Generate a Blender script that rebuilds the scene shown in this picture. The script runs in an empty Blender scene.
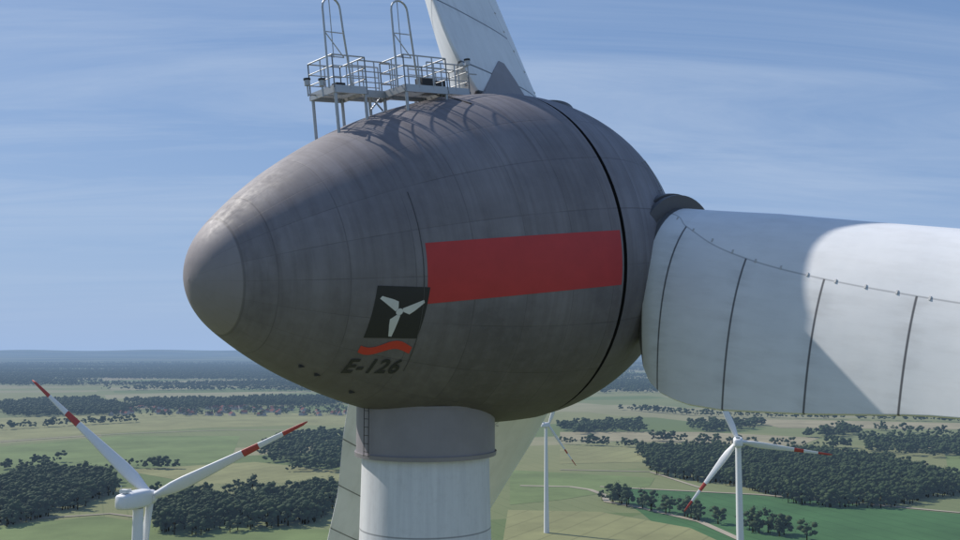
import bpy, bmesh, math, random
import numpy as np
from mathutils import Vector, Matrix
random.seed(4); rng=np.random.default_rng(7)
sc=bpy.context.scene
sc.view_settings.view_transform='Standard'; sc.view_settings.look='None'; sc.view_settings.exposure=0
ZC=131.5
PITCH=math.atan(80/960)
# ---------------------------------------------------------------- camera
cam=bpy.data.cameras.new("camera"); camo=bpy.data.objects.new("camera",cam); sc.collection.objects.link(camo)
cam.sensor_width=36; cam.lens=36; cam.clip_start=0.5; cam.clip_end=200000
camo.location=(0,0,ZC); camo.rotation_euler=(math.radians(90)+PITCH,0,0); sc.camera=camo
# ---------------------------------------------------------------- sun + sky
SUN=Vector((-0.64,0.375,0.68)).normalized()
sl=bpy.data.lights.new("sun",'SUN'); slo=bpy.data.objects.new("sun",sl); sc.collection.objects.link(slo)
sl.energy=4.7; sl.angle=math.radians(0.5); sl.color=(1.0,0.95,0.88)
slo.rotation_euler=SUN.to_track_quat('Z','Y').to_euler(); slo.location=(0,0,300)

class NT:
    def __init__(s,tree): s.t=tree; s.n=tree.nodes; s.l=tree.links
    def node(s,typ,**kw):
        n=s.n.new(typ)
        for k,v in kw.items(): setattr(n,k,v)
        return n
    def put(s,sock,v):
        if isinstance(v,bpy.types.NodeSocket): s.l.new(v,sock)
        elif v is not None: sock.default_value=v
    def m(s,op,a,b=None,c=None,clamp=False):
        n=s.n.new('ShaderNodeMath'); n.operation=op; n.use_clamp=clamp
        s.put(n.inputs[0],a)
        if b is not None: s.put(n.inputs[1],b)
        if c is not None: s.put(n.inputs[2],c)
        return n.outputs[0]
    def mix(s,f,a,b,blend='MIX'):
        n=s.n.new('ShaderNodeMix'); n.data_type='RGBA'; n.blend_type=blend
        s.put(n.inputs[0],f); s.put(n.inputs[6],a); s.put(n.inputs[7],b); return n.outputs[2]
    def noise(s,vec,scale,detail=4,rough=.55,dist=0):
        n=s.n.new('ShaderNodeTexNoise'); s.put(n.inputs['Vector'],vec)
        n.inputs['Scale'].default_value=scale; n.inputs['Detail'].default_value=detail
        n.inputs['Roughness'].default_value=rough; n.inputs['Distortion'].default_value=dist
        return n.outputs['Fac']
    def ramp(s,f,stops,interp='LINEAR'):
        n=s.n.new('ShaderNodeValToRGB'); s.put(n.inputs[0],f); r=n.color_ramp; r.interpolation=interp
        while len(r.elements)<len(stops): r.elements.new(.5)
        for e,(p,c) in zip(r.elements,stops): e.position=p; e.color=(*c,1)
        return n.outputs[0]
    def sep(s,v):
        n=s.n.new('ShaderNodeSeparateXYZ'); s.put(n.inputs[0],v); return n.outputs
    def comb(s,x,y,z):
        n=s.n.new('ShaderNodeCombineXYZ')
        for i,v in enumerate((x,y,z)): s.put(n.inputs[i],v)
        return n.outputs[0]
    def mapr(s,v,a,b,c=0,d=1):
        n=s.n.new('ShaderNodeMapRange'); s.put(n.inputs[0],v)
        for i,x in enumerate((a,b,c,d)): n.inputs[1+i].default_value=x
        return n.outputs[0]
def g(c): return (*c,1)
def newmat(name):
    m=bpy.data.materials.new(name); m.use_nodes=True; m.node_tree.nodes.clear()
    t=NT(m.node_tree); b=t.node('ShaderNodeBsdfPrincipled'); o=t.node('ShaderNodeOutputMaterial')
    t.l.new(b.outputs[0],o.inputs[0]); t.b=b; t.o=o; return m,t
def bump(t,h,strength=.3,dist=.02):
    n=t.node('ShaderNodeBump'); n.inputs['Strength'].default_value=strength; n.inputs['Distance'].default_value=dist
    t.put(n.inputs['Height'],h); t.l.new(n.outputs[0],t.b.inputs['Normal'])
def simple(name,col,rough=.5,metal=0,var=.12,scale=3):
    m,t=newmat(name); tc=t.node('ShaderNodeTexCoord')
    f=t.noise(tc.outputs['Object'],scale,6,.6)
    c=t.mix(f,g([x*(1-var) for x in col]),g([min(1,x*(1+var)) for x in col]))
    t.put(t.b.inputs['Base Color'],c); t.b.inputs['Roughness'].default_value=rough; t.b.inputs['Metallic'].default_value=metal
    return m

w=bpy.data.worlds.new("World"); sc.world=w; w.use_nodes=True; w.node_tree.nodes.clear(); t=NT(w.node_tree)
sky=t.node('ShaderNodeTexSky'); sky.sky_type='NISHITA'; sky.sun_disc=False
sky.sun_elevation=math.asin(SUN.z); sky.sun_rotation=math.atan2(SUN.x,SUN.y)
sky.altitude=130; sky.air_density=1.0; sky.dust_density=1.0; sky.ozone_density=1.5
tc=t.node('ShaderNodeTexCoord'); X,Y,Z=t.sep(tc.outputs['Generated'])
zp=t.m('MAXIMUM',Z,0.0)
hz=t.m('MULTIPLY',t.m('EXPONENT',t.m('MULTIPLY',zp,-4.6)),.94)
base=t.mix(.55,sky.outputs[0],g((1.3,3.0,6.7)))
col=t.mix(hz,base,g((3.9,5.5,8.3)))
zz=t.m('ADD',zp,.10)
px_=t.m('DIVIDE',X,zz); py_=t.m('DIVIDE',Y,zz)
v=t.comb(t.m('ADD',t.m('MULTIPLY',px_,.20),t.m('MULTIPLY',py_,.05)),t.m('ADD',t.m('MULTIPLY',py_,1.0),t.m('MULTIPLY',px_,-.10)),0.0)
n1=t.noise(v,1.7,10,.64,1.1); n2=t.noise(v,.45,4,.5,.5)
cf=t.m('MULTIPLY',t.mapr(n1,.38,.72),t.mapr(n2,.38,.60))
cf=t.m('MULTIPLY',cf,.72)
cf=t.m('MULTIPLY',cf,t.mapr(Z,0.02,.14,.10,1))
col=t.mix(cf,col,g((5.6,6.8,8.7)))
bg=t.node('ShaderNodeBackground'); t.put(bg.inputs[0],col); bg.inputs[1].default_value=.09
o=t.node('ShaderNodeOutputWorld'); t.l.new(bg.outputs[0],o.inputs[0])

# ---------------------------------------------------------------- mesh helpers
def link(ob,parent=None,mw=None):
    sc.collection.objects.link(ob)
    if parent is not None:
        ob.parent=parent; ob.matrix_parent_inverse=parent.matrix_basis.inverted()
    if mw is not None: ob.matrix_basis=mw
    return ob
def mesh_obj(name,verts,faces,mats,parent=None,mw=None,smooth=False,mi=None):
    me=bpy.data.meshes.new(name); me.from_pydata([tuple(v) for v in verts],[],faces); me.update()
    for m in (mats if isinstance(mats,list) else [mats]): me.materials.append(m)
    if mi is not None: me.polygons.foreach_set('material_index',mi)
    if smooth: me.polygons.foreach_set('use_smooth',[True]*len(me.polygons))
    return link(bpy.data.objects.new(name,me),parent,mw)
def tri_obj(name,V,F,mats,mi=None,parent=None,smooth=False):
    me=bpy.data.meshes.new(name); nv=len(V); nf=len(F)
    me.vertices.add(nv); me.vertices.foreach_set('co',np.asarray(V,dtype=np.float32).ravel())
    me.loops.add(nf*3); me.loops.foreach_set('vertex_index',np.asarray(F,dtype=np.int32).ravel())
    me.polygons.add(nf); me.polygons.foreach_set('loop_start',np.arange(nf,dtype=np.int32)*3)
    if mi is not None: me.polygons.foreach_set('material_index',np.asarray(mi,dtype=np.int32))
    me.update(calc_edges=True)
    for m in mats: me.materials.append(m)
    return link(bpy.data.objects.new(name,me),parent)
class MB:
    def __init__(s): s.v=[]; s.f=[]; s.mi=[]
    def add(s,v,f,mi=0):
        o=len(s.v); s.v+= [Vector(x) for x in v]; s.f+=[[i+o for i in q] for q in f]; s.mi+=[mi]*len(f)
    def tube(s,a,b,r,n=6,r2=None,mi=0):
        a=Vector(a); b=Vector(b); r2=r if r2 is None else r2
        d=(b-a).normalized(); p=d.orthogonal().normalized(); q=d.cross(p)
        v=[a+(p*math.cos(2*math.pi*i/n)+q*math.sin(2*math.pi*i/n))*r for i in range(n)]
        v+=[b+(p*math.cos(2*math.pi*i/n)+q*math.sin(2*math.pi*i/n))*r2 for i in range(n)]
        f=[[i,(i+1)%n,n+(i+1)%n,n+i] for i in range(n)]+[list(range(n))[::-1],list(range(n,2*n))]
        s.add(v,f,mi)
    def path(s,pts,r,n=6,mi=0):
        for a,b in zip(pts[:-1],pts[1:]): s.tube(a,b,r,n,mi=mi)
    def box(s,c,d,mi=0,M=None):
        c=Vector(c); v=[]
        for i in (-1,1):
            for j in (-1,1):
                for k in (-1,1):
                    p=Vector((i*d[0]/2,j*d[1]/2,k*d[2]/2))
                    if M: p=M@p
                    v.append(c+p)
        s.add(v,[[0,1,3,2],[4,6,7,5],[0,4,5,1],[2,3,7,6],[0,2,6,4],[1,5,7,3]],mi)
    def obj(s,name,mats,parent=None,mw=None,smooth=False):
        return mesh_obj(name,s.v,s.f,mats,parent,mw,smooth,s.mi)
def revolve(prof,n=96):
    v=[];f=[]
    for (x,r) in prof:
        for i in range(n):
            a=2*math.pi*i/n; v.append((x,r*math.cos(a),r*math.sin(a)))
    for j in range(len(prof)-1):
        for i in range(n):
            k=(i+1)%n; f.append([j*n+i,j*n+k,(j+1)*n+k,(j+1)*n+i])
    return v,f

# ---------------------------------------------------------------- main turbine frame
PSI=math.radians(40.5); TAU=math.radians(6.6)
a=Vector((math.cos(PSI)*math.cos(TAU),math.sin(PSI)*math.cos(TAU),math.sin(TAU)))
h=Vector((math.sin(PSI),-math.cos(PSI),0)); u=h.cross(a)
G=Vector((0.80,36.0,ZC+3.48))
def frame(x,y,z,o):
    M=Matrix.Identity(4)
    for i,c in enumerate((x,y,z)):
        for j in range(3): M[j][i]=c[j]
    for j in range(3): M[j][3]=o[j]
    return M
NM=frame(a,-h,u,G)
PROF=[(-12.95,0.0),(-12.9,.35),(-12.78,.75),(-12.5,1.25),(-12.0,1.8),(-11,2.6),(-10,3.27),(-9,3.83),(-8,4.32),(-7,4.74),(-6,5.1),(-5,5.4),(-4,5.64),(-3,5.83),(-2,5.96),(-1,6.04),(-.06,6.08)]
KS=.955
PROF=[(s*KS if s<-.1 else s, r*(1-.035*min(1,-s/12))) for s,r in PROF]
def catmull(P,n=6):
    out=[]
    for i in range(len(P)-1):
        p0=P[max(i-1,0)];p1=P[i];p2=P[i+1];p3=P[min(i+2,len(P)-1)]
        for k in range(n):
            q=k/n
            out.append(tuple(.5*((2*p1[c])+(-p0[c]+p2[c])*q+(2*p0[c]-5*p1[c]+4*p2[c]-p3[c])*q*q+(-p0[c]+3*p1[c]-3*p2[c]+p3[c])*q**3) for c in (0,1)))
    out.append(P[-1]); return out
PF=catmull(PROF)
PS=[p[0] for p in PF]; PR=[p[1] for p in PF]
SPL=7.3
def rho(s):
    if s<=PS[-1]: return float(np.interp(s,PS,PR))
    return 6.06*math.sqrt(max(0,1-(s/SPL)**2))

CAPS=-12.0*KS
def shell_mat(name,tint=(1,1,1),cap=True):
    m,t=newmat(name); tc=t.node('ShaderNodeTexCoord'); P=tc.outputs['Object']; X,Y,Z=t.sep(P)
    ang=t.m('MULTIPLY',t.m('ARCTAN2',Y,Z),20/(2*math.pi)); ang=t.m('ADD',ang,40.37)
    sx=t.m('ADD',t.m('DIVIDE',X,1.7),20.3)
    def line(v,w):
        f=t.m('FRACT',v); d=t.m('MINIMUM',f,t.m('SUBTRACT',1.0,f)); return t.m('SUBTRACT',1.0,t.mapr(d,w*.4,w))
    l1=line(ang,.013); l2=line(sx,.011)
    patchy=t.mapr(t.noise(P,.5,2,.5),.35,.62,.3,1)
    seam=t.m('MULTIPLY',t.m('MAXIMUM',l1,l2),patchy)
    wn=t.node('ShaderNodeTexWhiteNoise'); wn.noise_dimensions='2D'
    t.put(wn.inputs['Vector'],t.comb(t.m('FLOOR',ang),t.m('FLOOR',sx),0.0))
    cell=wn.outputs['Value']
    big=t.noise(P,.35,5,.6,.4); fine=t.noise(P,3.0,8,.65)
    st=t.noise(t.comb(t.m('MULTIPLY',X,2.6),t.m('MULTIPLY',t.m('ARCTAN2',Y,Z),.55),t.m('MULTIPLY',ang,.02)),1.6,6,.65)
    st2=t.noise(t.comb(t.m('MULTIPLY',X,7.0),t.m('MULTIPLY',t.m('ARCTAN2',Y,Z),.9),4.0),1.0,5,.7)
    c=t.ramp(big,[(.3,[.155*tint[0],.143*tint[1],.155*tint[2]]),(.7,[.24*tint[0],.222*tint[1],.236*tint[2]])])
    # underside shade painted into the colour, darker towards the belly
    belly_shade=t.mapr(t.m('ADD',Z,t.m('MULTIPLY',big,2.0)),.9,-4.0,0,.72)
    c=t.mix(belly_shade,c,g((.066,.060,.067)))
    c=t.mix(t.m('MULTIPLY',t.mapr(st,.42,.72),.48),c,g((.105,.090,.092)))
    c=t.mix(t.m('MULTIPLY',t.mapr(st2,.52,.75),t.mapr(Z,-1,5,.1,.55)),c,g((.078,.066,.064)))
    c=t.mix(t.m('MULTIPLY',t.mapr(fine,.45,.75),.22),c,g((.30,.28,.285)))
    k=t.m('ADD',.94,t.m('MULTIPLY',cell,.12))
    c=t.mix(1.0,c,t.comb(k,k,k),'MULTIPLY')
    if cap:
        cm=t.mapr(X,CAPS-.02,CAPS+.03,1,0)
        c=t.mix(t.m('MULTIPLY',cm,.6),c,g((.30,.27,.275)))
        ring=t.m('SUBTRACT',1.0,t.mapr(t.m('ABSOLUTE',t.m('SUBTRACT',X,CAPS)),.015,.04))
        seam=t.m('MAXIMUM',seam,ring)
    c=t.mix(t.m('MULTIPLY',seam,.42),c,g((.05,.045,.045)))
    t.put(t.b.inputs['Base Color'],c); t.put(t.b.inputs['Roughness'],t.mapr(fine,.3,.7,.52,.74))
    t.b.inputs['Specular IOR Level'].default_value=.28
    bump(t,t.m('SUBTRACT',t.m('MULTIPLY',t.noise(P,.9,3),.6),t.m('MULTIPLY',seam,.4)),.3,.03)
    return m
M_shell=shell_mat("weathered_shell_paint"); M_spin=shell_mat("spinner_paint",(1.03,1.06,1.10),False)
M_dark=simple("dark_rubber",(.022,.022,.024),.6)
M_steel=simple("galvanised_steel",(.42,.43,.44),.45,.6)
M_neck=simple("neck_paint",(.25,.23,.24),.5,0,.2,1.2)
M_red=simple("red_band_paint",(.46,.035,.036),.6,0,.18,1.5)
M_logo_k=simple("black_paint",(.022,.022,.025),.6); M_logo_w=simple("white_paint_mark",(.6,.6,.6),.5)
M_logo_r=simple("red_swoosh_paint",(.55,.045,.03),.5)
M_joint=simple("joint_sealant",(.07,.065,.068),.6)

T=bpy.data.objects.new("wind_turbine",None); tb=G-a*3.55; T.location=(tb.x,tb.y,0); sc.collection.objects.link(T)
bpy.context.view_layer.update()
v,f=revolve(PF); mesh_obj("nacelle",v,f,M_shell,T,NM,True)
v,f=revolve([(-.06,6.08),(-.07,5.8),(.14,5.8),(.14,6.04)]); mesh_obj("rotor_gap",v,f,M_dark,T,NM)
SP=[(.14,rho(.14)-.01)]+[(SPL*math.sin(q),6.06*math.cos(q)) for q in np.linspace(.05,math.pi/2,40)]
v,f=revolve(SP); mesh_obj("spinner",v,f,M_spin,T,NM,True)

def surf(s,v,off=.006,ang=None):
    r=rho(s)
    th=math.asin(max(-1,min(1,v/r))) if ang is None else ang
    e=.02; sl=(rho(s+e)-rho(s-e))/(2*e); nn=Vector((-sl,-math.cos(th),math.sin(th))).normalized()
    return Vector((s,-r*math.cos(th),r*math.sin(th)))+nn*off
def patch(name,s0,s1,v0,v1,mat,ns=40,nv=12,off=.006):
    vs=[surf(s0+(s1-s0)*i/ns,v0+(v1-v0)*j/nv,off) for i in range(ns+1) for j in range(nv+1)]
    fs=[[i*(nv+1)+j,(i+1)*(nv+1)+j,(i+1)*(nv+1)+j+1,i*(nv+1)+j+1] for i in range(ns) for j in range(nv)]
    return mesh_obj(name,vs,fs,mat,T,NM,True)
patch("red_band",-7.0,-.15,-1.33,.46,M_red)
mb=MB()
pts=[surf(-7.1,0,.004,math.radians(q)) for q in range(-48,28,3)]; mb.path(pts,.014,4); mb.obj("shell_joint_strip",M_joint,T,NM)
ROT=math.radians(-7); LC=(-7.72,-1.50)
def lmap(x,y,off):
    c,s_=math.cos(ROT),math.sin(ROT); X=x*c-y*s_; Y=x*s_+y*c
    return surf(LC[0]+X*.95,LC[1]+Y,off)
def flatpoly(mb,poly,off,mi,n=6):
    me=bmesh.new(); vs=[me.verts.new((x,y,0)) for x,y in poly]; me.faces.new(vs)
    bmesh.ops.triangulate(me,faces=me.faces[:]); bmesh.ops.subdivide_edges(me,edges=me.edges[:],cuts=n,use_grid_fill=True)
    bmesh.ops.triangulate(me,faces=me.faces[:]); me.verts.index_update()
    mb.add([lmap(v.co.x,v.co.y,off) for v in me.verts],[[v.index for v in q.verts] for q in me.faces],mi); me.free()
mb=MB(); q=.75
flatpoly(mb,[(-q,-q),(q,-q),(q,q),(-q,q)],.008,0,10)
for ang in (145,25,265):
    A=math.radians(ang); d=(math.cos(A),math.sin(A)); n_=(-d[1],d[0])
    P=lambda r,k:(d[0]*r+n_[0]*k,d[1]*r+n_[1]*k+.02)
    flatpoly(mb,[P(.10,-.05),P(.24,-.19),P(.40,-.15),P(.72,-.03),P(.72,.06),P(.10,.06)],.014,1,2)
flatpoly(mb,[(.10*math.cos(k*math.pi/6),.10*math.sin(k*math.pi/6)+.02) for k in range(12)],.018,1,1)
up=[];lo=[]
for i in range(17):
    x=-.72+1.44*i/16; y=-1.04+.10*math.sin(x*4.6+.5); th=.13*(1-.25*abs(x)/.7); up.append((x,y+th)); lo.append((x,y-th))
for i in range(16): flatpoly(mb,[lo[i],lo[i+1],up[i+1],up[i]],.012,2,1)
cu=bpy.data.curves.new("letters",'FONT'); cu.body="E-126"; cu.size=.58; cu.align_x='CENTER'; cu.offset=.014; cu.space_character=1.12
to=bpy.data.objects.new("letters",cu); sc.collection.objects.link(to); bpy.context.view_layer.update()
me=bpy.data.meshes.new_from_object(to.evaluated_get(bpy.context.evaluated_depsgraph_get()))
bpy.data.objects.remove(to)
bmt=bmesh.new(); bmt.from_mesh(me); bmesh.ops.triangulate(bmt,faces=bmt.faces[:]); bmesh.ops.subdivide_edges(bmt,edges=[e for e in bmt.edges if e.calc_length()>.12],cuts=3); bmesh.ops.triangulate(bmt,faces=bmt.faces[:]); bmt.verts.index_update()
mb.add([lmap(v.co.x-.05,v.co.y-1.78,.022) for v in bmt.verts],[[v.index for v in p.verts] for p in bmt.faces],0); bmt.free()
mb.obj("painted_marking",[M_logo_k,M_logo_w,M_logo_r],T,NM)

mb=MB()
for s,an in ((-9.6,-66),(-9.1,-68),(-7.9,-72)):
    p=surf(s,0,.01,math.radians(an)); mb.box(p,(.18,.08,.08))
p=[surf(3.0+.9*math.sin(math.pi*k/10)*.35,0,.10,math.radians(32-24*k/10)) for k in range(11)]
mb.path(p,.025,5,mi=1)
for k in (0,5,10): mb.tube(p[k],p[k]*.985,.02,5,mi=1)
mb.obj("shell_fittings",[M_dark,M_steel],T,NM)

# --- service platform on the nacelle roof
pl=MB(); FZ=5.85; DX=.92
def rail(x0,y0,x1,y1,z=FZ,hh=1.1,n=None,mid=(.38,.74)):
    A=Vector((x0,y0,z));B=Vector((x1,y1,z)); L=(B-A).length; n=n or max(1,round(L/.6))
    for i in range(n+1):
        p=A.lerp(B,i/n); pl.tube(p,p+Vector((0,0,hh)),.025,6)
    for q in (*mid,hh): pl.tube(A+Vector((0,0,q)),B+Vector((0,0,q)),.024 if q==hh else .018,6)
    pl.box((A+B)/2+Vector((0,0,.06)),(abs(x1-x0)+.02 if abs(x1-x0)>.1 else .02,abs(y1-y0)+.02 if abs(y1-y0)>.1 else .02,.12))
def deck(x0,x1,y0,y1,z=FZ):
    for k in range(int((x1-x0)/.09)+1):
        pl.box((x0+k*.09,(y0+y1)/2,z),(.03,y1-y0,.04))
    for y in (y0,y1): pl.box(((x0+x1)/2,y,z-.06),(x1-x0+.06,.06,.14))
    for x in (x0,x1): pl.box((x,(y0+y1)/2,z-.06),(.06,y1-y0+.06,.13))
def basket(x0,x1,y0,y1):
    deck(x0,x1,y0,y1); rail(x0,y0,x1,y0); rail(x0,y1,x1,y1); rail(x0,y0,x0,y1); rail(x1,y0,x1,y1)
basket(-8.15,-6.9,-.75,.75)
deck(-6.9,-5.6,-.35,.35); rail(-6.9,-.35,-5.6,-.35); rail(-6.9,.35,-5.6,.35)
basket(-5.9,-4.1,-1.55,-.2)
deck(-4.1,-2.2,-.5,.6,FZ+.28); rail(-4.1,-.5,-2.2,-.5,FZ+.28,.95); rail(-4.1,.6,-2.2,.6,FZ+.28,.95); rail(-2.2,-.5,-2.2,.6,FZ+.28,.95)
def leg(x,y,z=FZ,r=.055):
    rr=rho(x+DX); zb=math.sqrt(max(0,rr*rr-y*y)); pl.tube((x,y,zb-.1),(x,y,z),r,8)
for x in (-8.1,-6.95):
    for y in (-.7,.7): leg(x,y)
for x in (-5.85,-4.15):
    for y in (-1.5,-.25): leg(x,y)
leg(-6.3,0)
for x in (-3.9,-2.3):
    for y in (-.45,.55): leg(x,y,FZ+.28)
pl.tube((-6.5,-.3,5.3),(-6.0,-.3,5.8),.03); pl.tube((-6.5,-.3,5.8),(-6.0,-.3,5.3),.03)
def hoop(x,y,top,wd,base=FZ):
    pts=[Vector((x-wd/2,y,base))]
    for k in range(9):
        A=math.pi*(1-k/8); pts.append(Vector((x+wd/2*math.cos(A),y,base+top-wd/2+wd/2*math.sin(A))))
    pts.append(Vector((x+wd/2+.05,y,base+1.9)))
    pts.append(Vector((x+wd/2+.40,y+.25,base)))
    pl.path(pts,.035,8)
    pl.tube((x-wd*.1,y,base+top-.02),(x-wd*.1,y,base+1.0),.018)
    for q in (.35,.62): pl.tube((x-wd/2,y,base+top*q),(x+wd/2,y,base+top*q),.018)
    pl.tube((x-wd/2,y,base+top*.62),(x+wd/2,y,base+top*.35),.018)
hoop(-8.0,-.72,2.95,.66); hoop(-5.85,-1.5,2.9,.66)
for (x,y,z) in ((-8.45,-.5,FZ+.1),(-8.45,.4,FZ+.3),(-2.2,-.5,FZ+1.25),(-1.8,.2,FZ+1.0)):
    pl.tube((x,y,z-.35),(x,y,z),.03,8); pl.tube((x,y,z),(x,y,z+.18),.10,10,mi=0); pl.tube((x,y,z+.18),(x,y,z+.24),.12,10,mi=1)
    pl.tube((x,y,z-.3),(x+.4,y,z-.3),.025)
pl.box((-4.5,-.8,FZ+.3),(.5,.4,.5),1); pl.box((-3.4,0,FZ+.5),(.6,.5,.35),1); pl.box((-7.5,0,FZ+.2),(.35,.3,.3),1)
pl.path([Vector((-4.2,-.9,FZ)),Vector((-4.0,-1.6,5.6)),Vector((-4.0,-2.6,5.2))],.02,5,1)
pl.obj("service_platform",[M_steel,M_dark],T,NM@Matrix.Translation((DX,0,-.05)))

# --- neck and tower
tx,ty=tb.x,tb.y
def vrev(prof,n=96):
    v,f=revolve(prof,n); return [(y,z,x) for x,y,z in v],f
TM=Matrix.Translation((tx,ty,0))
zb=ZC-3.6
v,f=vrev([(zb,2.2),(zb,2.44),(zb+.14,2.46),(zb+.14,2.40),(zb+1.7,2.40),(zb+1.7,2.43),(zb+1.78,2.43),(zb+1.78,2.40),(zb+4.5,2.40)]); mesh_obj("yaw_collar",v,f,M_neck,T,TM)
m,t=newmat("tower_concrete_paint"); tc=t.node('ShaderNodeTexCoord'); P=tc.outputs['Object']; X,Y,Z=t.sep(P)
st=t.noise(t.comb(t.m('MULTIPLY',X,3.0),t.m('MULTIPLY',Y,3.0),t.m('MULTIPLY',Z,.15)),1.2,6,.65)
c=t.ramp(st,[(.3,(.58,.58,.59)),(.65,(.70,.70,.70))])
zf=t.m('FRACT',t.m('DIVIDE',t.m('SUBTRACT',Z,ZC-6.05),3.8)); ln=t.m('SUBTRACT',1.0,t.mapr(t.m('MINIMUM',zf,t.m('SUBTRACT',1.0,zf)),.003,.009))
c=t.mix(t.m('MULTIPLY',ln,.7),c,g((.12,.12,.13)))
c=t.mix(t.m('MULTIPLY',t.mapr(t.noise(P,4,8,.7),.5,.8),.3),c,g((.4,.38,.36)))
t.put(t.b.inputs['Base Color'],c); t.b.inputs['Roughness'].default_value=.55; M_tower=m
v,f=vrev([(0,7.25),(40,5.4),(80,3.7),(110,2.65),(zb-1,2.22),(zb+.02,2.2)]); mesh_obj("tower",v,f,M_tower,T,TM,True)
mb=MB()
LA=math.radians(222); lx,ly=tx+2.52*math.cos(LA),ty+2.52*math.sin(LA); tdx,tdy=-math.sin(LA)*.13,math.cos(LA)*.13
for q in (-1,1): mb.tube((lx+tdx*q,ly+tdy*q,zb+.1),(lx+tdx*q,ly+tdy*q,zb+2.2),.014,5)
for k in range(7): mb.tube((lx-tdx,ly-tdy,zb+.25+k*.27),(lx+tdx,ly+tdy,zb+.25+k*.27),.011,5)
mb.obj("ladder",M_dark,T)

# --- blades
def ileft(r,tab): return float(np.interp(r,[q[0] for q in tab],[q[1] for q in tab]))
LE=[(5.4,1.95),(9.4,1.95),(12,1.85),(15.5,1.75),(30,1.2),(50,.7),(62,.35),(63.5,.1)]
TE=[(5.3,3.2),(5.8,4.0),(6.3,4.5),(7,4.85),(8,5.0),(9.4,4.95),(12.2,4.55),(15.5,3.95),(25,3.0),(45,1.7),(60,.9),(63.5,.3)]
TH=[(5.8,3.1),(9.4,2.7),(15.5,2.0),(25,1.2),(45,.55),(63.5,.1)]
TW=[(5.8,0),(15.5,-4),(30,-14),(63.5,-24)]
YL=[(5.8,1.2),(6.75,.65),(9.4,-.35),(12.2,-.75),(15.5,-.95),(20,-1.1),(30,-1.1),(63,-1)]
def naca(x): return 5*(.2969*math.sqrt(x)-.126*x-.3516*x*x+.2843*x**3-.1015*x**4)
def section(r,n=28,cs=(1.0,1.0)):
    le=ileft(r,LE)*cs[1]; te=ileft(r,TE)*cs[0]; th=ileft(r,TH); tw=math.radians(ileft(r,TW)); c=le+te
    xs=[.5*(1-math.cos(math.pi*i/n)) for i in range(n+1)]
    up=[(le-c*x, th*naca(x)+.03+.10*th*math.sin(math.pi*x)) for x in xs]
    lo=[(le-c*x,-th*naca(x)*.85-.03+.10*th*math.sin(math.pi*x)) for x in xs]
    pts=up+lo[::-1][:-1]
    return [(y*math.cos(tw)-z*math.sin(tw),y*math.sin(tw)+z*math.cos(tw)) for y,z in pts]
def blade_mat():
    m,t=newmat("blade_paint"); tc=t.node('ShaderNodeTexCoord'); P=tc.outputs['Object']; X,Y,Z=t.sep(P)
    cr=t.node('ShaderNodeFloatCurve'); 
    f=t.mapr(X,5.0,30.0); cv=cr.mapping.curves[0]
    pts=[((r-5)/25,(ileft(r,YL)+2)/4) for r in (5.8,6.75,9.4,12.2,15.5,20,30)]
    cv.points[0].location=(0,.82); cv.points[1].location=pts[-1]
    for p in pts[:-1]: cv.points.new(*p)
    cr.mapping.update(); t.put(cr.inputs['Value'],f)
    yl=t.m('SUBTRACT',t.m('MULTIPLY',cr.outputs[0],4.0),2.0)
    d=t.m('SUBTRACT',Y,yl)
    ln=t.m('SUBTRACT',1.0,t.mapr(t.m('ABSOLUTE',d),.012,.035))
    below=t.m('LESS_THAN',d,0.0)
    q=t.m('DIVIDE',t.m('SUBTRACT',X,6.75),2.7); fr=t.m('FRACT',t.m('ADD',q,10.0)); dd=t.m('MULTIPLY',t.m('MINIMUM',fr,t.m('SUBTRACT',1.0,fr)),2.7)
    sw=t.m('SUBTRACT',1.0,t.mapr(dd,.02,.045)); sw=t.m('MULTIPLY',sw,below); sw=t.m('MULTIPLY',sw,t.m('LESS_THAN',X,22.0))
    ln=t.m('MULTIPLY',ln,t.m('LESS_THAN',X,22.0))
    big=t.noise(P,.5,5,.6); st=t.noise(t.comb(t.m('MULTIPLY',X,.6),t.m('MULTIPLY',Y,2.5),Z),1.2,6,.6)
    c=t.ramp(big,[(.3,(.71,.72,.73)),(.7,(.80,.80,.80))])
    c=t.mix(t.m('MULTIPLY',t.mapr(st,.45,.75),.22),c,g((.46,.45,.43)))
    cell=t.node('ShaderNodeTexWhiteNoise'); cell.noise_dimensions='2D'; t.put(cell.inputs['Vector'],t.comb(t.m('FLOOR',t.m('ADD',q,10.0)),below,0.0))
    k=t.m('ADD',.95,t.m('MULTIPLY',cell.outputs['Value'],.06)); c=t.mix(1.0,c,t.comb(k,k,k),'MULTIPLY')
    c=t.mix(t.m('MULTIPLY',t.m('MULTIPLY',t.m('SUBTRACT',1.0,t.mapr(dd,.03,.5)),below),t.mapr(st,.35,.7,0,.3)),c,g((.36,.35,.34)))
    c=t.mix(t.m('MULTIPLY',ln,.45),c,g((.1,.1,.11)))
    c=t.mix(t.m('MULTIPLY',sw,.9),c,g((.05,.05,.055)))
    edge=t.m('SUBTRACT',1.0,t.mapr(X,5.80,5.83)); c=t.mix(t.m('MULTIPLY',edge,.92),c,g((.05,.05,.055)))
    t.put(t.b.inputs['Base Color'],c); t.b.inputs['Roughness'].default_value=.42
    bump(t,t.noise(P,.7,3),.25,.04)
    return m
M_blade=blade_mat()
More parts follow.
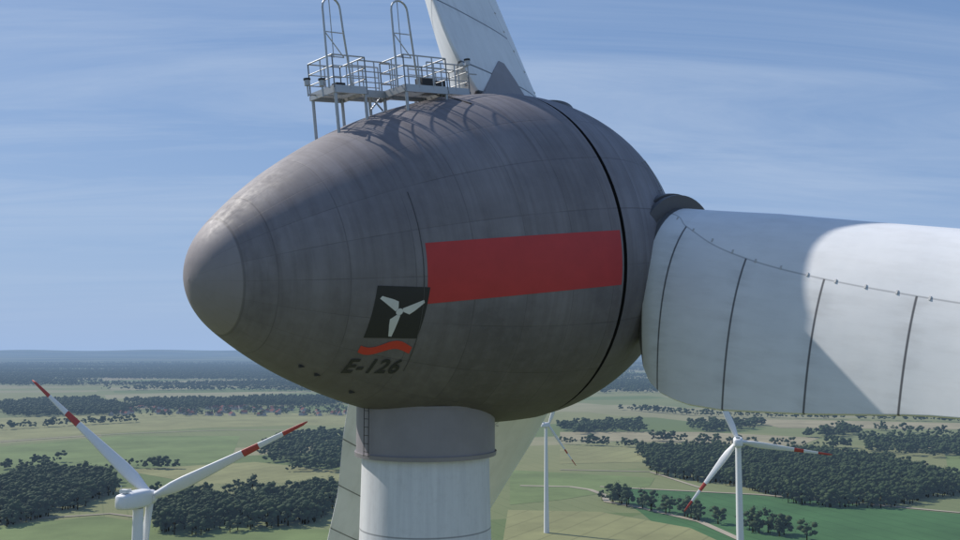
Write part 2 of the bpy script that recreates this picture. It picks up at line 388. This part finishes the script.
def blade(phi,gam,cs=(1.0,1.0),fair=False):
    ph=math.radians(phi); ga=math.radians(gam)
    b=h*math.cos(ph)+u*math.sin(ph); e=h*math.cos(ph-math.pi/2)+u*math.sin(ph-math.pi/2)
    te=e*math.cos(ga)-a*math.sin(ga); Yv=-te; Zv=b.cross(Yv)
    H=G+a*3.4; BM=frame(b,Yv,Zv,H)
    rs=[5.3,5.5,5.65,5.79,5.83,6.0,6.2,6.4,6.65,6.9]+list(np.linspace(7.5,22,24))+list(np.linspace(24,61,22))+[62,62.8,63.4]
    V=[];F=[]
    for r in rs:
        for (y,z) in section(r,28,cs): V.append((r,y,z))
    n=len(section(7))
    for j in range(len(rs)-1):
        for i in range(n): k=(i+1)%n; F.append([j*n+i,j*n+k,(j+1)*n+k,(j+1)*n+i])
    F.append(list(range(n))); F.append([ (len(rs)-1)*n+i for i in range(n)][::-1])
    mesh_obj("blade",V,F,M_blade,T,BM,True)
    v,f=revolve([(4.0,2.3),(5.1,2.3),(5.1,2.45),(5.3,2.45),(5.3,2.25),(5.42,2.25),(5.42,2.4),(5.6,2.4),(5.6,1.9),(5.8,1.6)],64)
    mesh_obj("blade_root_collar",v,f,M_dark2,T,BM)
    if fair:
        V=[];F=[]
        rows=[(4.6,-5.0,-.6),(5.5,-4.6,-.8),(6.2,-4.0,-1.2),(6.9,-3.3,-1.6),(7.6,-2.5,-2.1)]
        nn=12
        for (r,y0,y1) in rows:
            S=section(max(r,6.0),28,cs); upS=sorted(S[:29]); loS=sorted(S[29:])
            for side in (0,1):
                for i in range(nn+1):
                    y=y0+(y1-y0)*i/nn; o=upS if side==0 else loS
                    z=float(np.interp(y,[q[0] for q in o],[q[1] for q in o])); V.append((r,y,z+(.05 if side==0 else -.05)))
        W=2*(nn+1)
        for j in range(len(rows)-1):
            for side in (0,1):
                for i in range(nn):
                    q=j*W+side*(nn+1)+i; F.append([q,q+1,q+1+W,q+W])
            for i in (0,nn): q=j*W+i; F.append([q,q+W,q+W+nn+1,q+nn+1])
        mesh_obj("root_fairing",V,F,M_neck,T,BM)
    mb=MB(); r=6.2
    while r<21:
        y=ileft(r,YL); S=section(r,28,cs)[:29]
        ys=[p[0] for p in S][::-1]; zs=[p[1] for p in S][::-1]; z=float(np.interp(y,ys,zs))
        mb.box((r,y,z+.01),(.05,.12,.03))
        S2=section(r,28,cs)[29:]; z2=float(np.interp(y,[p[0] for p in S2],[p[1] for p in S2])); mb.box((r,y,z2-.01),(.05,.12,.03))
        r+=.9
    mb.obj("seam_brackets",M_bracket,T,BM)
M_dark2=simple("root_collar_paint",(.09,.085,.09),.5)
M_bracket=simple("bracket_paint",(.5,.5,.5),.6)
blade(-8,30); blade(110.5,60,(1.15,1.0),True); blade(-130.5,55,(1.22,1.3))

# ---------------------------------------------------------------- distant turbines
M_white=simple("turbine_white",(.72,.72,.72),.45,0,.05)
M_rtip=simple("blade_red_marking",(.42,.06,.05),.5)
def far_turbine(x,y,hub,yaw,rot,L,tr=2.0,style=0):
    e=bpy.data.objects.new("wind_turbine",None); e.location=(x,y,0); sc.collection.objects.link(e); bpy.context.view_layer.update()
    yw=math.radians(yaw); ax=Vector((math.sin(yw),math.cos(yw),0)); hh=Vector((math.cos(yw),-math.sin(yw),0)); up=Vector((0,0,1))
    C=Vector((x,y,hub))
    v,f=vrev([(0,tr),(hub*.5,tr*.75),(hub-1.8,tr*.52)],32); mesh_obj("tower",v,f,M_white,e,Matrix.Translation((x,y,0)),True)
    secs=[(-5.6,1.0,1.1),(-5.2,1.45,1.5),(-3,1.75,1.75),(0,1.8,1.8),(2.0,1.7,1.75),(2.8,1.35,1.4)]
    V=[];F=[];n=20
    for s,wy,wz in secs:
        for i in range(n):
            A=2*math.pi*i/n; cy=abs(math.cos(A))**.5*math.copysign(1,math.cos(A)); cz=abs(math.sin(A))**.5*math.copysign(1,math.sin(A))
            V.append((s,wy*cy,wz*cz+.1))
    for j in range(len(secs)-1):
        for i in range(n): k=(i+1)%n; F.append([j*n+i,j*n+k,(j+1)*n+k,(j+1)*n+i])
    F.append(list(range(n))[::-1]); F.append([(len(secs)-1)*n+i for i in range(n)])
    M=frame(ax,-hh,up,C); mesh_obj("nacelle",V,F,M_white,e,M,True)
    mb=MB(); mb.box((-4.2,0,2.2),(1.2,1.6,.7)); mb.tube((-4.8,.4,1.9),(-4.8,.4,3.4),.05); mb.tube((-2.5,0,1.8),(-2.5,0,2.4),.25)
    mb.obj("roof_equipment",M_white,e,M)
    v,f=revolve([(2.8,1.3),(3.2,1.5),(4.2,1.45),(5.0,1.0),(5.4,.45),(5.5,0)],24); mesh_obj("hub",v,f,M_white,e,M,True)
    for k in range(3):
        A=math.radians(rot+120*k); b=hh*math.cos(A)+up*math.sin(A); tt=hh*math.cos(A-math.pi/2)+up*math.sin(A-math.pi/2)
        B=frame(b,tt,b.cross(tt),C+ax*3.7)
        rs=[.8,2,3.5,6,9,L*.45,L*.6,L*.6+.01,L*.7,L*.7+.01,L*.85,L*.85+.01,L*.97,L]
        V=[];F=[];mi=[];n=12
        for r in rs:
            c=float(np.interp(r,[0,2,7,L*.6,L*.97,L],[.75,.85,1.45,.75,.3,.1])); th=float(np.interp(r,[0,2,7,L],[.75,.7,.35,.05])); tw=math.radians(float(np.interp(r,[0,7,L],[30,22,4])))
            for i in range(n):
                q=2*math.pi*i/n; y0=c*math.cos(q)+.25*c; z0=th*math.sin(q)*(1-.4*math.cos(q))
                V.append((r,y0*math.cos(tw)-z0*math.sin(tw),y0*math.sin(tw)+z0*math.cos(tw)))
        for j in range(len(rs)-1):
            red=(L*.6<=rs[j] and rs[j+1]<=L*.7+.02 and rs[j+1]-rs[j]>.1) or rs[j]>=L*.85
            for i in range(n): k2=(i+1)%n; F.append([j*n+i,j*n+k2,(j+1)*n+k2,(j+1)*n+i]); mi.append(1 if red else 0)
        F.append([(len(rs)-1)*n+i for i in range(n)]); mi.append(1)
        mesh_obj("blade",V,F,[M_white,M_rtip],e,B,True,mi)
far_turbine(-70.0,200,101.0,20,24,40.5)
far_turbine(97.0,365,97,15,-7,34)
far_turbine(48.0,706,77,30,-52,36)

# ---------------------------------------------------------------- landscape
def gp(px,py):
    x=(px-480)/960; z=(270-py)/960
    dy=math.cos(PITCH)-z*math.sin(PITCH); dz=math.sin(PITCH)+z*math.cos(PITCH)
    k=-ZC/dz; return (x*k,dy*k)
def painted_haze(t,shader,D=8000.0):  # aerial haze painted onto surfaces as blue emission, stronger with distance from origin
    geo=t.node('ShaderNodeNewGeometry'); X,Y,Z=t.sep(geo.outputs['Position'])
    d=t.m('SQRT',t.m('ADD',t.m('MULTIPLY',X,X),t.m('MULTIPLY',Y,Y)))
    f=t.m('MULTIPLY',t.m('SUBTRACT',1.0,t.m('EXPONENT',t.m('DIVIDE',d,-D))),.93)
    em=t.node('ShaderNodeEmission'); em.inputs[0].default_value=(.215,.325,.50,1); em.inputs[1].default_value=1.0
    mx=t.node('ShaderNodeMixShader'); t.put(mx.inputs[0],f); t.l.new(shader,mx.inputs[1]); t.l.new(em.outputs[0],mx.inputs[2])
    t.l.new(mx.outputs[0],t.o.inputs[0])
m,t=newmat("farmland"); geo=t.node('ShaderNodeNewGeometry'); P=geo.outputs['Position']; X,Y,Z=t.sep(P)
rx=t.m('ADD',t.m('MULTIPLY',X,.92),t.m('MULTIPLY',Y,.38)); ry=t.m('SUBTRACT',t.m('MULTIPLY',Y,.92),t.m('MULTIPLY',X,.38))
vor=t.node('ShaderNodeTexVoronoi'); vor.distance='CHEBYCHEV'; vor.inputs['Randomness'].default_value=.85; vor.inputs['Scale'].default_value=1
t.put(vor.inputs['Vector'],t.comb(t.m('DIVIDE',rx,520.0),t.m('DIVIDE',ry,260.0),0.0))
sepc=t.node('ShaderNodeSeparateColor'); t.l.new(vor.outputs['Color'],sepc.inputs[0])
c=t.ramp(sepc.outputs[0],[(0,(.150,.175,.080)),(.18,(.20,.205,.095)),(.36,(.110,.150,.055)),(.52,(.24,.225,.13)),(.68,(.17,.19,.085)),(.84,(.27,.25,.15))],'CONSTANT')
nn=t.noise(P,.008,6,.6); c=t.mix(t.m('MULTIPLY',t.mapr(nn,.35,.7),.40),c,g((.10,.13,.05)))
n3=t.noise(P,.25,5,.6); c=t.mix(t.m('MULTIPLY',t.mapr(n3,.4,.7),.20),c,g((.22,.21,.11)))
fr=t.m('FRACT',t.m('DIVIDE',t.m('ADD',rx,t.m('MULTIPLY',sepc.outputs[1],9.0)),18.0)); tl=t.m('SUBTRACT',1.0,t.mapr(t.m('ABSOLUTE',t.m('SUBTRACT',fr,.5)),.02,.05))
c=t.mix(t.m('MULTIPLY',tl,t.m('MULTIPLY',.30,t.m('SUBTRACT',1.0,t.mapr(Y,700,2500)))),c,g((.07,.10,.035)))
far=t.mapr(Y,6500,9500); fn=t.noise(t.comb(t.m('DIVIDE',X,2600.0),t.m('DIVIDE',Y,1300.0),0.0),1.0,4,.6)
c=t.mix(t.m('MULTIPLY',far,t.mapr(fn,.54,.48)),c,g((.028,.045,.024)))
t.put(t.b.inputs['Base Color'],c); t.b.inputs['Roughness'].default_value=.95; t.b.inputs['Specular IOR Level'].default_value=.1
painted_haze(t,t.b.outputs[0]); M_ground=m
S=90000; mesh_obj("ground",[(-S,-3000,0),(S,-3000,0),(S,S,0),(-S,S,0)],[[0,1,2,3]],M_ground)
def flat_mat(name,col,lines=0,ang=0,var=.24):
    m,t=newmat(name); geo=t.node('ShaderNodeNewGeometry'); P=geo.outputs['Position']; X,Y,Z=t.sep(P)
    f=t.noise(P,.012,8,.68); f=t.mapr(f,.3,.7); c=t.mix(f,g([x*(1-var) for x in col]),g([x*(1+var) for x in col]))
    if lines:
        q=t.m('ADD',t.m('MULTIPLY',X,math.cos(ang)),t.m('MULTIPLY',Y,math.sin(ang))); fr=t.m('FRACT',t.m('DIVIDE',q,lines))
        tl=t.m('SUBTRACT',1.0,t.mapr(t.m('ABSOLUTE',t.m('SUBTRACT',fr,.5)),.03,.06)); c=t.mix(t.m('MULTIPLY',tl,.35),c,g([x*.5 for x in col]))
    t.put(t.b.inputs['Base Color'],c); t.b.inputs['Roughness'].default_value=.95; t.b.inputs['Specular IOR Level'].default_value=.1
    painted_haze(t,t.b.outputs[0]); return m
MF=[flat_mat("green_crop",(.055,.125,.045),18,.3),flat_mat("barley",(.215,.215,.10),20,-.5),flat_mat("meadow",(.14,.18,.07),0),flat_mat("stubble",(.27,.24,.15),24,.9)]
fields=[(0,[(600,487),(720,492),(830,502),(960,514),(1100,526),(1100,620),(700,560),(640,512)]),
 (1,[(0,418),(170,412),(350,414),(356,424),(200,428),(0,440)]),
 (2,[(0,447),(120,436),(240,436),(230,462),(100,466),(0,468)]),
 (1,[(120,470),(255,462),(350,472),(350,482),(200,484)]),
 (2,[(-40,530),(100,516),(150,524),(345,530),(345,600),(-80,620)]),
 (1,[(508,510),(600,512),(690,528),(760,560),(500,560)]),
 (2,[(510,470),(655,478),(650,486),(560,500),(510,505)]),
 (3,[(560,432),(700,432),(820,438),(800,446),(640,442),(560,440)]),
 (1,[(560,446),(650,448),(650,462),(560,464)]),
 (3,[(740,419),(1000,424),(1000,430),(780,428)]),
 (3,[(120,404),(260,399),(270,403),(140,409)]),(3,[(100,377),(170,374),(175,377),(105,381)]),
 (2,[(945,455),(1100,462),(1100,500),(950,478)])]
for i,(k,p) in enumerate(fields):
    mesh_obj("field",[(*gp(x,y),.05+.02*i) for x,y in p],[list(range(len(p)))],MF[k])
M_track=flat_mat("gravel_track",(.33,.29,.22))
def track(px,wd,z=.5):
    P=[Vector(gp(*q)) for q in px]; P=[Vector(q) for q in [ (1-k/6)*A+(k/6)*B for A,B in zip(P[:-1],P[1:]) for k in range(6)]]+[P[-1]]
    V=[]
    for i,p in enumerate(P):
        d=(P[min(i+1,len(P)-1)]-P[max(i-1,0)]).normalized(); n=Vector((-d.y,d.x)); V+=[(*(p+n*wd/2),z),(*(p-n*wd/2),z)]
    mesh_obj("farm_track",V,[[2*i,2*i+1,2*i+3,2*i+2] for i in range(len(P)-1)],M_track)
track([(520,486),(570,487),(590,490),(603,495),(607,502),(640,508),(700,522),(740,540)],6)
track([(560,470),(650,472),(700,488)],4); track([(0,442),(120,434),(230,430),(350,431)],5); track([(20,520),(110,514),(150,519)],4)
track([(600,487),(760,495),(960,513)],5,.52)

# trees
m,t=newmat("foliage"); geo=t.node('ShaderNodeNewGeometry'); P=geo.outputs['Position']
f1=t.noise(P,.06,3,.6); f2=t.noise(P,.5,4,.7)
c=t.ramp(f1,[(.3,(.018,.034,.014)),(.5,(.032,.054,.020)),(.7,(.055,.078,.027))]); c=t.mix(t.m('MULTIPLY',t.mapr(f2,.4,.7),.35),c,g((.06,.085,.03)))
t.put(t.b.inputs['Base Color'],c); t.b.inputs['Roughness'].default_value=.8; t.b.inputs['Specular IOR Level'].default_value=.15; painted_haze(t,t.b.outputs[0]); M_fol=m
M_bark=simple("bark",(.09,.07,.05),.9)
bm=bmesh.new(); bmesh.ops.create_icosphere(bm,subdivisions=1,radius=1); ICV=np.array([v.co for v in bm.verts]); ICF=np.array([[v.index for v in f.verts] for f in bm.faces]); bm.free()
def template(nl,leaves,trunk,seed):
    r=np.random.default_rng(seed); V=[];F=[];MI=[];o=0
    def add(v,f,mi):
        nonlocal o
        V.append(v);F.append(f+o);MI.append(np.full(len(f),mi)); o+=len(v)
    cents=[]
    for i in range(nl):
        z=r.uniform(.26,.93); rad=.36*math.sqrt(max(.06,1-((z-.55)/.45)**2)); A=r.uniform(0,6.28); q=math.sqrt(r.uniform(0,1))*rad
        c=np.array([q*math.cos(A),q*math.sin(A),z]); cents.append(c); sz=r.uniform(.07,.14)*(1.5 if nl<8 else 1)
        add(ICV*sz*r.uniform(.7,1.3,(12,1))*np.array([1,1,.8])+c,ICF,0)
    for i in range(leaves):
        c=cents[r.integers(len(cents))]; d=r.normal(size=3); d/=np.linalg.norm(d); p=c+d*r.uniform(.09,.19)
        e=r.normal(size=(3,3)); e/=np.linalg.norm(e,axis=1)[:,None]; add(p+e*r.uniform(.02,.045),np.array([[0,1,2]]),0)
    if trunk:
        mb=MB(); mb.tube((0,0,-.02),(0.01,0,.55),.028,5,.012)
        for k in range(4):
            A=k*1.6+r.uniform(0,1); mb.tube((0,0,.22+.06*k),(.2*math.cos(A),.2*math.sin(A),.45+.08*k),.012,4,.005)
        v=np.array([list(x) for x in mb.v]); fs=[]
        for q in mb.f:
            for k in range(1,len(q)-1): fs.append([q[0],q[k],q[k+1]])
        add(v,np.array(fs),1)
    return np.vstack(V),np.vstack(F),np.concatenate(MI)
NEAR=[template(16,170,True,s) for s in range(4)]; MIDT=[template(6,16,False,10+s) for s in range(4)]; FART=[template(3,0,False,20+s) for s in range(4)]
def inside(P,poly):
    x,y=P[:,0],P[:,1]; ins=np.zeros(len(P),bool); n=len(poly)
    for i in range(n):
        x1,y1=poly[i];x2,y2=poly[(i+1)%n]
        cnd=((y1>y)!=(y2>y)) & (x<(x2-x1)*(y-y1)/((y2-y1) if y2!=y1 else 1e-9)+x1); ins^=cnd
    return ins
def forest(name,pts,hmin,hmax,T_):
    Vs=[];Fs=[];Ms=[];o=0
    for k,(tv,tf,tm) in enumerate(T_):
        P=pts[k::4]; n=len(P)
        if n==0: continue
        A=rng.uniform(0,6.28,n); H=rng.uniform(hmin,hmax,n); Wd=H*rng.uniform(.85,1.35,n)
        c,s=np.cos(A),np.sin(A)
        x=(tv[None,:,0]*c[:,None]-tv[None,:,1]*s[:,None])*Wd[:,None]+P[:,0,None]
        y=(tv[None,:,0]*s[:,None]+tv[None,:,1]*c[:,None])*Wd[:,None]+P[:,1,None]
        z=tv[None,:,2]*H[:,None]
        Vs.append(np.stack([x,y,z],-1).reshape(-1,3)); Fs.append((tf[None]+(np.arange(n)*len(tv))[:,None,None]).reshape(-1,3)+o); Ms.append(np.tile(tm,n)); o+=n*len(tv)
    tri_obj(name,np.vstack(Vs),np.vstack(Fs),[M_fol,M_bark],np.concatenate(Ms))
def polypts(poly,spacing,jit=.5,keep=1):
    W=np.array([gp(*p) for p in poly]); lo=W.min(0);hi=W.max(0)
    n=int((hi[0]-lo[0])*(hi[1]-lo[1])/spacing**2)
    P=rng.uniform(lo,hi,(min(n,400000),2))
    Q=P+np.stack([np.sin(P[:,1]*.031+1)*14+np.sin(P[:,0]*.07)*8,np.sin(P[:,0]*.027)*16+np.sin(P[:,1]*.06+2)*9],-1)
    P=P[inside(Q,W)]
    return P[rng.uniform(size=len(P))<keep]
def linepts(line,spacing,width):
    out=[]
    for A,B in zip(line[:-1],line[1:]):
        A=np.array(gp(*A));B=np.array(gp(*B)); L=np.linalg.norm(B-A); n=max(1,int(L/spacing)); k=rng.uniform(size=(n,1)); out.append(A+(B-A)*k+rng.normal(size=(n,2))*width)
    return np.vstack(out)
nearp=[polypts(p,7.5) for p in (
 [(-60,488),(0,484),(60,472),(100,480),(112,492),(112,508),(60,518),(0,524),(-60,528)],
 [(150,512),(200,506),(260,500),(345,488),(350,512),(290,522),(220,530),(150,536)],
 [(655,455),(700,450),(800,458),(900,468),(950,476),(970,500),(900,508),(790,500),(720,488),(655,474)],
)]
nearp.append(linepts([(150,500),(200,497),(255,492)],8,4)); nearp.append(linepts([(600,500),(660,512),(720,525),(800,540)],6,2.5))
nearp.append(linepts([(0,525),(60,520)],9,4))
forest("forest",np.vstack(nearp),9,19,NEAR)
midp=[polypts(p,10) for p in (
 [(258,446),(300,438),(355,434),(357,470),(300,472),(262,462)],
 [(860,440),(1000,444),(1000,462),(900,455),(850,448)],
 [(560,428),(640,424),(645,431),(565,436)],[(690,426),(760,424),(765,430),(700,433)],[(800,432),(850,430),(855,436),(805,438)],
 [(0,404),(90,400),(130,408),(120,416),(0,417)],
 [(130,402),(350,398),(350,404),(270,407),(150,410)],
)]
for L in ([(0,470),(60,462)],[(120,468),(190,469)],[(560,444),(650,448)],[(640,440),(760,446),(850,448)],[(0,430),(60,426),(140,422)],[(620,410),(700,416),(960,422)],[(870,430),(960,436)]):
    midp.append(linepts(L,5,3))
forest("tree_belt",np.vstack(midp),7,17,MIDT)
farp=[]
for _ in range(95):
    D=3000*math.exp(rng.uniform(0,1.15)); X=rng.uniform(-.75,.75)*D; 
    lx=rng.uniform(.10,.34)*D; ly=rng.uniform(.02,.06)*D; n=int(min(2600,lx*ly*3.4/16**2))
    q=rng.uniform(-1,1,(n,2)); q=q[(q**2).sum(1)<rng.uniform(.7,1)]; farp.append(np.stack([X+q[:,0]*lx,D+q[:,1]*ly+q[:,0]*rng.uniform(-60,60)],-1))
forest("distant_woodland",np.vstack(farp),12,22,FART)
# village
M_roof=flat_mat("roof_tiles",(.17,.065,.05)); M_wall=flat_mat("render_wall",(.36,.33,.29))
mb=MB()
for _ in range(85):
    x,y=gp(rng.uniform(110,350),rng.uniform(408,416)); A=rng.uniform(0,3.14); R=Matrix.Rotation(A,3,'Z'); L=rng.uniform(9,15);W=rng.uniform(8,10);H=rng.uniform(3,4.5);Rf=rng.uniform(3.5,5)
    pp=lambda a_,b_,c_:Vector((x,y,0))+R@Vector((a_,b_,c_))
    v=[pp(-L/2,-W/2,0),pp(L/2,-W/2,0),pp(L/2,W/2,0),pp(-L/2,W/2,0),pp(-L/2,-W/2,H),pp(L/2,-W/2,H),pp(L/2,W/2,H),pp(-L/2,W/2,H),pp(-L/2,0,H+Rf),pp(L/2,0,H+Rf)]
    mb.add(v,[[0,1,5,4],[2,3,7,6],[1,2,6,9,5],[3,0,4,8,7]],0); mb.add(v,[[4,5,9,8],[6,7,8,9]],1)
mb.obj("village",[M_wall,M_roof])
forest("village_trees",polypts([(60,404),(352,402),(352,417),(60,417)],26),8,13,MIDT)
# hills at the horizon
V=[];F=[];n=200
for i in range(n+1):
    x=-40000+80000*i/n; hz_=70+90*math.sin(i*.09+1)**2+35*math.sin(i*.23)+18*math.sin(i*.61)
    V+=[(x,27000,0),(x,30000,max(20,hz_)),(x,36000,0)]
for i in range(n):
    for k in (0,1): F.append([3*i+k,3*i+3+k,3*i+4+k,3*i+1+k])
mesh_obj("hills",V,F,M_ground,smooth=True)
